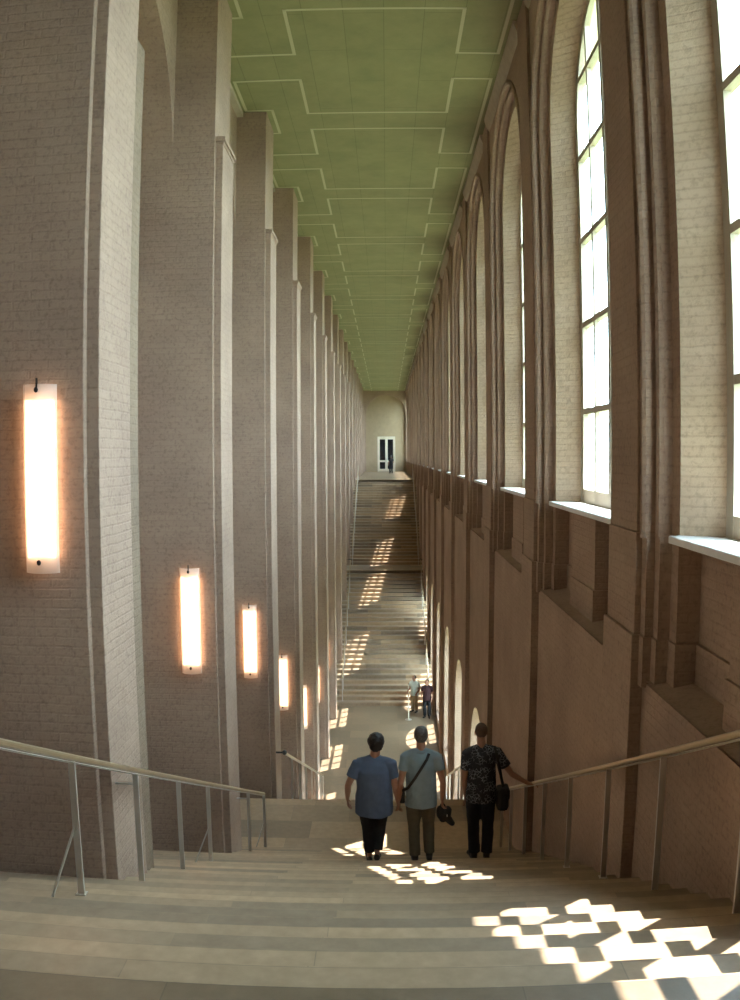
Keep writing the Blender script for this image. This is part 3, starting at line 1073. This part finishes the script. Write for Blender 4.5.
def body(J, st=1.0):
    """one continuous figure over the joints J (local metres, facing +y)"""
    mb = MB()
    hc = Vector(J['head']); nk = Vector(J['neck'])
    ht = J.get('turn', 0.0)
    R = Matrix.Rotation(ht, 3, 'Z') @ Matrix.Rotation(J.get('nod', 0.0), 3, 'X')

    def hp(x, y, z):
        return hc + R @ Vector((x, y, z))
    # skull, jaw, face
    mb.ell(hp(0, -0.012, 0.015), (0.075, 0.096, 0.105), R)
    mb.ell(hp(0, 0.025, -0.055), (0.058, 0.070, 0.070), R)
    mb.ell(hp(0, 0.062, -0.098), (0.028, 0.026, 0.020), R)
    mb.cap(hp(0, 0.085, 0.012), hp(0, 0.108, -0.028), 0.011, 0.017)       # nose
    mb.cap(hp(-0.04, 0.076, 0.032), hp(0.04, 0.076, 0.032), 0.013, 0.013)    # brow
    mb.cap(hp(-0.02, 0.090, -0.064), hp(0.02, 0.090, -0.064), 0.010, 0.010)   # lips
    for e in (-1, 1):
        mb.ell(hp(e*0.033, 0.074, 0.008), (0.014, 0.012, 0.010), R)            # lids
        mb.ell(hp(e*0.045, 0.06, -0.03), (0.022, 0.02, 0.02), R)               # cheeks
        mb.ell(hp(e*0.080, -0.005, -0.015), (0.010, 0.020, 0.034), R)          # ears
    mb.cap(nk, hp(0, -0.015, -0.06), 0.060*st, 0.054*st)
    sl, sr = Vector(J['shL']), Vector(J['shR'])
    hl, hr = Vector(J['hipL']), Vector(J['hipR'])
    m = (sl+sr)/2; h = (hl+hr)/2
    wsh = (sr-sl).length/2
    loft(mb, [(h.x, h.y, h.z-0.08, 0.10*st, 0.08*st), (h.x, h.y-0.01, h.z, 0.165*st, 0.115*st),
              (*lerp(h, m, 0.25)[:2], lerp(h, m, 0.25).z, 0.155*st, 0.11*st),
              (*lerp(h, m, 0.45)[:2], lerp(h, m, 0.45).z, 0.145*st, 0.105*st),
              (*lerp(h, m, 0.75)[:2], lerp(h, m, 0.75).z, 0.165*st, 0.115*st),
              (m.x, m.y, m.z-0.02, wsh*0.92, 0.10), (m.x, m.y, m.z+0.035, wsh*0.55, 0.07),
              (nk.x, nk.y, nk.z+0.01, 0.06, 0.055)])
    mb.cap(sl, lerp(sl, nk, 0.75)+Vector((0, -0.01, 0.0)), 0.055, 0.05)
    mb.cap(sr, lerp(sr, nk, 0.75)+Vector((0, -0.01, 0.0)), 0.055, 0.05)
    for sd, s_ in (('L', sl), ('R', sr)):
        e, w = Vector(J['el'+sd]), Vector(J['wr'+sd])
        mb.cap(s_, lerp(s_, e, 0.5), 0.056*st, 0.047*st); mb.cap(lerp(s_, e, 0.5), e, 0.047*st, 0.038*st)
        mb.cap(e, lerp(e, w, 0.35), 0.038*st, 0.038*st); mb.cap(lerp(e, w, 0.35), w, 0.038*st, 0.025)
        hd = J['hand'+sd]
        hand(mb, w, hd[0], hd[1], hd[2], hd[3])
        hp_, k, a = Vector(J['hip'+sd]), Vector(J['kn'+sd]), Vector(J['an'+sd])
        mb.cap(hp_, k, 0.082, 0.052); mb.cap(k, lerp(k, a, 0.35), 0.050, 0.050)
        mb.cap(lerp(k, a, 0.35), a, 0.050, 0.033)
        t = Vector(J['toe'+sd])
        mb.cap(a + Vector((0, -0.03, -0.045)), t, 0.034, 0.026)
    return mb


def shirt(J, sleeve, hem, wide, st=1.0, belly=1.0):
    mb = MB()
    sl, sr = Vector(J['shL']), Vector(J['shR']); nk = Vector(J['neck'])
    h = (Vector(J['hipL'])+Vector(J['hipR']))/2
    m = (sl+sr)/2
    wsh = (sr-sl).length/2
    b = Vector((h.x, h.y-0.01, hem))
    rows = [(b.x, b.y+0.012, hem, wide, wide*0.86)]
    for t, k in ((0.2, 1.0), (0.45, 0.98), (0.7, 0.97), (0.86, 0.97)):
        p = lerp(b, m, t)
        rows.append((p.x, p.y+0.012*(1-t), p.z, wide*k*(1-t*0.10)*belly, wide*(0.86-0.16*t)*k))
    rows += [(m.x, m.y, m.z-0.01, wsh*0.98, 0.120), (m.x, m.y, m.z+0.035, wsh*0.70, 0.092),
             (nk.x, nk.y, nk.z+0.0, 0.078, 0.072)]
    loft(mb, rows)
    for sd, s_ in (('L', sl), ('R', sr)):
        e = Vector(J['el'+sd])
        mb.cap(s_ + Vector((0, 0, 0.0)), lerp(s_, nk, 0.8)+Vector((0, -0.01, 0.005)), 0.068, 0.058)
        end = lerp(s_, e, sleeve)
        mb.tube([lerp(s_, e, -0.05), lerp(s_, e, sleeve*0.5), end], [0.076*st, 0.075*st, 0.074*st], n=14)
    return mb


def trousers(J, low, r=(0.118, 0.078, 0.066), top=None):
    mb = MB()
    hl, hr = Vector(J['hipL']), Vector(J['hipR'])
    h = (hl+hr)/2
    tz = top or h.z+0.09
    loft(mb, [(h.x, h.y, h.z-0.10, 0.13, 0.11), (h.x, h.y-0.012, h.z-0.02, 0.180, 0.128),
              (h.x, h.y-0.01, h.z+0.06, 0.165, 0.115), (h.x, h.y, tz, 0.140, 0.10)])
    for sd in 'LR':
        hp_, k, a = Vector(J['hip'+sd]), Vector(J['kn'+sd]), Vector(J['an'+sd])
        e = lerp(k, a, low)
        mb.tube([hp_ + Vector((0, 0, 0.02)), lerp(hp_, k, 0.5), k, lerp(k, e, 0.5), e],
                [r[0], (r[0]+r[1])/2*1.03, r[1], (r[1]+r[2])/2, r[2]], n=16)
    return mb


def shoe(J, sd, mat, parent, open_heel=False):
    a, t = Vector(J['an'+sd]), Vector(J['toe'+sd])
    mb = MB()
    heel = Vector((a.x, a.y-0.045, a.z-0.05))
    mb.ell(heel, (0.040, 0.045, 0.042))
    mb.cap(heel+Vector((0, 0.02, -0.008)), t+Vector((0, 0.0, 0.0)), 0.040, 0.036)
    mb.ell(t+Vector((0, 0.01, 0)), (0.045, 0.05, 0.033))
    if not open_heel:
        mb.cap(a+Vector((0, -0.01, 0.0)), a+Vector((0, 0.0, -0.05)), 0.046, 0.045)
    return fuse(mb, 'shoe', mat, parent, 0.008, 3)


DN = (0, 0.15, -1)
# --- person in the blue T-shirt (left)
P1 = empty('person', (-0.17, 10.70, -3.36))
J1 = dict(head=(0.035, 0.03, 1.590), neck=(0.02, 0.0, 1.400), nod=-0.15,
          shL=(-0.185, 0, 1.335), shR=(0.205, 0, 1.335),
          elL=(-0.315, -0.03, 1.045), wrL=(-0.325, 0.05, 0.840), handL=((0.05, 0.25, -1), (0, 1, 0.2), 0.35, 1),
          elR=(0.275, -0.03, 1.030), wrR=(0.305, 0.06, 0.800), handR=((0.10, 0.12, -1), (0, 1, 0), 0.45, 1),
          hipL=(-0.075, 0, 0.86), hipR=(0.095, 0, 0.86),
          knL=(-0.065, 0.06, 0.46), anL=(-0.050, 0.02, 0.085), toeL=(-0.075, 0.15, 0.035),
          knR=(0.075, 0.10, 0.47), anR=(0.045, -0.06, 0.15), toeR=(0.055, 0.06, 0.05))
fuse(body(J1, 1.08), 'body', M_SKIN, P1, 0.0065, 3)
fuse(shirt(J1, 0.62, 0.665, 0.238, 1.12, 1.02), 't_shirt', M_BLUE, P1, 0.011, 12, 0.030, 0.16)
fuse(trousers(J1, 0.90, (0.128, 0.086, 0.066)), 'trousers', M_BLACKC, P1, 0.010, 4, 0.016, 0.13)
for sd in 'LR':
    shoe(J1, sd, M_SHOE, P1, True)
hb = MB()
hc = Vector(J1['head'])
hb.ell(hc+Vector((0, -0.030, 0.030)), (0.106, 0.108, 0.112))
hb.ell(hc+Vector((0, -0.055, -0.020)), (0.088, 0.070, 0.085))
hb.ell(hc+Vector((0, 0.0, 0.060)), (0.088, 0.100, 0.070))
fuse(hb, 'hair', M_HAIR_DARK, P1, 0.009, 2, 0.024, 0.045)
tag(P1, 'person with short dark curly hair in loose blue T-shirt and black trousers', 'person')

# --- man in the light blue polo shirt (middle)
P2 = empty('person', (0.42, 10.70, -3.36))
J2 = dict(head=(0.0, 0.05, 1.690), neck=(0.0, 0.0, 1.495), nod=-0.10,
          shL=(-0.185, 0, 1.415), shR=(0.190, 0, 1.415),
          elL=(-0.250, -0.04, 1.085), wrL=(-0.270, 0.05, 0.825), handL=((-0.05, 0.10, -1), (0, 1, 0), -0.45, 1),
          elR=(0.275, -0.04, 1.090), wrR=(0.275, 0.04, 0.830), handR=((0.0, 0.15, -1), (0, 1, 0.1), 0.75, 1),
          hipL=(-0.085, 0, 0.90), hipR=(0.095, 0, 0.90),
          knL=(-0.078, 0.03, 0.49), anL=(-0.065, -0.02, 0.085), toeL=(-0.085, 0.12, 0.035),
          knR=(0.105, 0.09, 0.50), anR=(0.118, 0.05, 0.09), toeR=(0.135, 0.19, 0.035))
fuse(body(J2, 1.0), 'body', M_SKIN, P2, 0.0065, 3)
fuse(shirt(J2, 0.52, 0.775, 0.205, 1.0), 'polo_shirt', M_LBLUE, P2, 0.010, 10, 0.026, 0.15)
cl_ = MB()
cl_.tube([(0.0 + 0.078*math.cos(a), -0.004 + 0.074*math.sin(a), 1.497) for a in [2*math.pi*k/16 for k in range(17)]],
         0.016, n=8, flat=(0.6, 1.3))
cl_.build('collar', M_LBLUE, P2, smooth=True)
fuse(trousers(J2, 0.97, (0.110, 0.076, 0.068)), 'trousers', M_OLIVE, P2, 0.010, 4, 0.016, 0.13)
for sd in 'LR':
    shoe(J2, sd, M_SHOE, P2)
hb = MB(); hc = Vector(J2['head'])
hb.ell(hc+Vector((0, -0.026, 0.022)), (0.085, 0.098, 0.098))
hb.ell(hc+Vector((0, -0.048, -0.028)), (0.078, 0.062, 0.070))
for e in (-1, 1):
    hb.ell(hc+Vector((e*0.072, 0.012, 0.005)), (0.016, 0.034, 0.045))
fuse(hb, 'hair', M_HAIR_GREY, P2, 0.008, 2, 0.010, 0.03)
tag(P2, 'grey haired man in light blue polo shirt with diagonal black strap across his back', 'person')

# --- man in the patterned shirt (right)
P3 = empty('person', (1.23, 11.10, -3.52))
J3 = dict(head=(-0.02, 0.05, 1.750), neck=(-0.02, 0.0, 1.560), nod=-0.10,
          shL=(-0.195, 0, 1.475), shR=(0.175, 0, 1.490),
          elL=(-0.235, -0.04, 1.150), wrL=(-0.215, 0.04, 0.890), handL=((0.02, 0.18, -1), (0, 1, 0), -0.35, 1),
          elR=(0.375, -0.05, 1.200), wrR=(0.590, -0.03, 1.062), handR=((1, 0.16, -0.22), (-0.15, 1, 0), -0.50, -1),
          hipL=(-0.105, 0, 0.94), hipR=(0.075, 0, 0.94),
          knL=(-0.095, 0.05, 0.50), anL=(-0.085, -0.02, 0.085), toeL=(-0.13, 0.11, 0.035),
          knR=(0.090, 0.02, 0.50), anR=(0.080, -0.02, 0.085), toeR=(0.09, 0.13, 0.035))
fuse(body(J3, 1.0), 'body', M_SKIN, P3, 0.0065, 3)
fuse(shirt(J3, 0.66, 0.83, 0.205, 1.0), 'patterned_shirt', M_PATTERN, P3, 0.010, 10, 0.020, 0.15)
fuse(trousers(J3, 0.97, (0.110, 0.080, 0.074)), 'jeans', M_NAVY, P3, 0.010, 4, 0.016, 0.13)
for sd in 'LR':
    shoe(J3, sd, M_SHOE, P3)
hb = MB(); hc = Vector(J3['head'])
hb.ell(hc+Vector((0, -0.022, 0.030)), (0.081, 0.093, 0.094))
hb.ell(hc+Vector((0, -0.045, -0.005)), (0.073, 0.060, 0.062))
fuse(hb, 'hair', M_HAIR_BROWN, P3, 0.008, 2, 0.006, 0.03)
tag(P3, 'man in dark patterned short sleeved shirt and dark jeans, reaching for right handrail', 'person')


def strap(pts, w=0.034, t=0.006):
    mb = MB()
    mb.tube(pts, w/2, n=8, flat=(1.0, 0.3))
    return mb


# --- bags: carried things stay things of their own
def rings_world(P, J, pts):
    b = Vector(P.location)
    return [tuple(b+Vector(p)) for p in pts]


cb = empty('crossbody_bag', (0.42-0.215, 10.70+0.10, -3.36+0.93))
st_pts = [(0.095, -0.085, 1.482), (0.065, -0.140, 1.42), (0.0, -0.170, 1.32), (-0.08, -0.178, 1.19), (-0.16, -0.150, 1.06),
          (-0.228, -0.045, 0.98), (-0.235, 0.06, 0.97)]
sp = MB()
off = Vector(P2.location)-Vector(cb.location)
for a, b in zip(st_pts[:-1], st_pts[1:]):
    pass


def ribbon(pts, normals, w, t):
    mb = MB()
    n = len(pts)
    vs = []
    for i in range(n):
        p = Vector(pts[i]); tg = (Vector(pts[min(i+1, n-1)])-Vector(pts[max(i-1, 0)])).normalized()
        nn = Vector(normals[i]).normalized(); s = tg.cross(nn).normalized()
        for a, b in ((-1, -1), (1, -1), (1, 1), (-1, 1)):
            vs.append(p + s*(a*w/2) + nn*(b*t/2))
    fs = []
    for i in range(n-1):
        for k in range(4):
            a = i*4+k; b = i*4+(k+1) % 4
            fs.append((a, b, b+4, a+4))
    fs += [(3, 2, 1, 0), tuple(range(4*n-4, 4*n))]
    return mb.add(vs, fs)


nrm2 = [(0, -0.6, 0.8), (0, -0.9, 0.4), (0, -1, 0.05), (0, -1, 0), (-0.5, -1, 0), (-1, -0.3, 0), (-1, 0.2, 0)]
ribbon([off+Vector(p) for p in st_pts], nrm2, 0.034, 0.006).build('strap', M_BAG, cb)
pk = MB(); pk.box(-0.045, 0.02, -0.06, 0.10, -0.16, 0.03)
pk.build('pouch', M_BAG, cb, bevel=0.02)
tag(cb, 'small black crossbody bag on left hip of the man in light blue polo', 'bag')

hbag = empty('hand_bag', (0.42+0.28, 10.76, -3.36+0.74))
mbg = MB()
mbg.ell((0.035, 0.0, -0.12), (0.075, 0.065, 0.115), Matrix.Rotation(0.45, 3, 'Y'))
mbg.ell((-0.02, 0.0, -0.10), (0.06, 0.055, 0.10), Matrix.Rotation(-0.1, 3, 'Y'))
mbg.cap((0.05, 0, -0.16), (0.125, 0.0, -0.245), 0.055, 0.036)
fuse(mbg, 'pouch', M_BAG, hbag, 0.009, 3, 0.012, 0.06)
MB().tube([(-0.03, 0.012, -0.03), (-0.018, 0.012, 0.015), (0.0, 0.012, 0.022), (0.02, 0.012, 0.01), (0.045, 0.012, -0.05)], 0.008, n=8
          ).build('handle', M_BAG, hbag, smooth=True)
MB().ell((0.055, -0.062, -0.115), (0.008, 0.006, 0.018), nu=8, nv=6).build('buckle', M_STEEL, hbag)
tag(hbag, 'black bag dangling from right hand of the man in light blue polo', 'bag')

sb = empty('shoulder_bag', (1.23+0.255, 11.08, -3.52+0.92))
m_ = MB()
m_.box(-0.075, 0.085, -0.15, 0.13, -0.20, 0.10)
m_.build('pouch', M_BAG, sb, bevel=0.055)
m_ = MB(); m_.box(0.03, 0.096, -0.14, 0.12, -0.04, 0.105)
m_.build('flap', M_BAG, sb, bevel=0.025)
o3 = Vector(P3.location)-Vector(sb.location)
pts3 = [o3+Vector(p) for p in [(0.275, -0.03, 1.02), (0.235, -0.06, 1.20), (0.205, -0.085, 1.36), (0.165, -0.085, 1.50),
                               (0.145, -0.02, 1.575), (0.150, 0.06, 1.54), (0.19, 0.11, 1.38), (0.24, 0.08, 1.18), (0.275, 0.04, 1.02)]]
n3 = [(0.6, -1, 0), (0.6, -1, 0), (0.4, -1, 0.2), (0.2, -0.7, 0.6), (0, -0.1, 1), (0, 0.7, 0.6), (0.3, 1, 0.1), (0.5, 1, 0), (0.6, 1, 0)]
ribbon(pts3, n3, 0.036, 0.006).build('strap', M_BAG, sb)
tag(sb, 'black shoulder bag hanging at right hip of the man in patterned shirt', 'bag')


# --- far figures
def standing(loc, rz, H, mats, label, arms=0.0, name='person'):
    P = empty(name, loc, rz)
    k = H/1.75
    J = dict(head=(0.0, 0.03, 1.63*k), neck=(0, 0, 1.46*k), nod=0.0,
             shL=(-0.18*k, 0, 1.39*k), shR=(0.18*k, 0, 1.39*k),
             elL=(-0.25*k, -0.03, 1.09*k), wrL=(-0.24*k, 0.10+arms, (0.86+arms)*k), handL=((0.05, 0.3, -1), (0, 1, 0.2), 0.3, 1),
             elR=(0.25*k, -0.03, 1.09*k), wrR=(0.22*k, 0.14+arms, (0.90+arms)*k), handR=((-0.05, 0.3, -1), (0, 1, 0.2), -0.3, 1),
             hipL=(-0.09, 0, 0.88*k), hipR=(0.09, 0, 0.88*k),
             knL=(-0.10, 0.03, 0.48*k), anL=(-0.10, -0.01, 0.085), toeL=(-0.13, 0.12, 0.035),
             knR=(0.10, 0.02, 0.48*k), anR=(0.10, -0.02, 0.085), toeR=(0.13, 0.11, 0.035))
    fuse(body(J, 1.0), 'body', M_SKIN, P, 0.010, 2)
    fuse(shirt(J, 0.6, 0.80*k, 0.200, 1.0), 'shirt', mats[0], P, 0.014, 3, 0.015, 0.15)
    fuse(trousers(J, 0.96, (0.108, 0.080, 0.074)), 'trousers', mats[1], P, 0.014, 3, 0.01, 0.13)
    for sd in 'LR':
        shoe(J, sd, M_SHOE, P)
    hb = MB(); hc = Vector(J['head'])
    hb.ell(hc+Vector((0, -0.026, 0.028)), (0.084, 0.096, 0.096))
    hb.ell(hc+Vector((0, -0.045, -0.015)), (0.076, 0.060, 0.070))
    fuse(hb, 'hair', mats[2], P, 0.010, 2)
    tag(P, label, 'person')
    return P


standing((0.45, 86.5, 0.0), 0.4, 1.72, (M_BLACKC, M_NAVY, M_HAIR_GREY), 'distant person in dark clothes standing before the white double door')
standing((1.22, 38.8, Z_LOW), 2.6, 1.68, (M_PALE, M_KHAKI, M_HAIR_DARK), 'distant person in pale shirt and khaki trousers standing on the bottom floor', 0.12)
standing((1.74, 37.9, Z_LOW), 2.9, 1.72, (M_MAROON, M_BLACKC, M_HAIR_DARK), 'distant person in dark maroon clothes standing on the bottom floor beside the right wall', 0.05)
# slim barrier posts beside the pair
for i, (x, y) in enumerate(((0.93, 37.6), (0.98, 39.6))):
    bp = empty('barrier_post', (x, y, Z_LOW))
    MB().tube([(0, 0, 0), (0, 0, 0.012), (0, 0, 0.03)], [0.15, 0.15, 0.05], n=24).build('base', M_STEEL, bp)
    MB().tube([(0, 0, 0.02), (0, 0, 1.05)], 0.025, n=12).build('pole', M_WHITE, bp)
    MB().ell((0, 0, 1.07), (0.035, 0.035, 0.03), nu=12, nv=8).build('cap', M_BLACK, bp)
    tag(bp, ['slim white barrier post on the bottom floor, nearer of two', 'slim white barrier post on the bottom floor, farther of two'][i], 'post', 'barrier posts on the bottom floor')
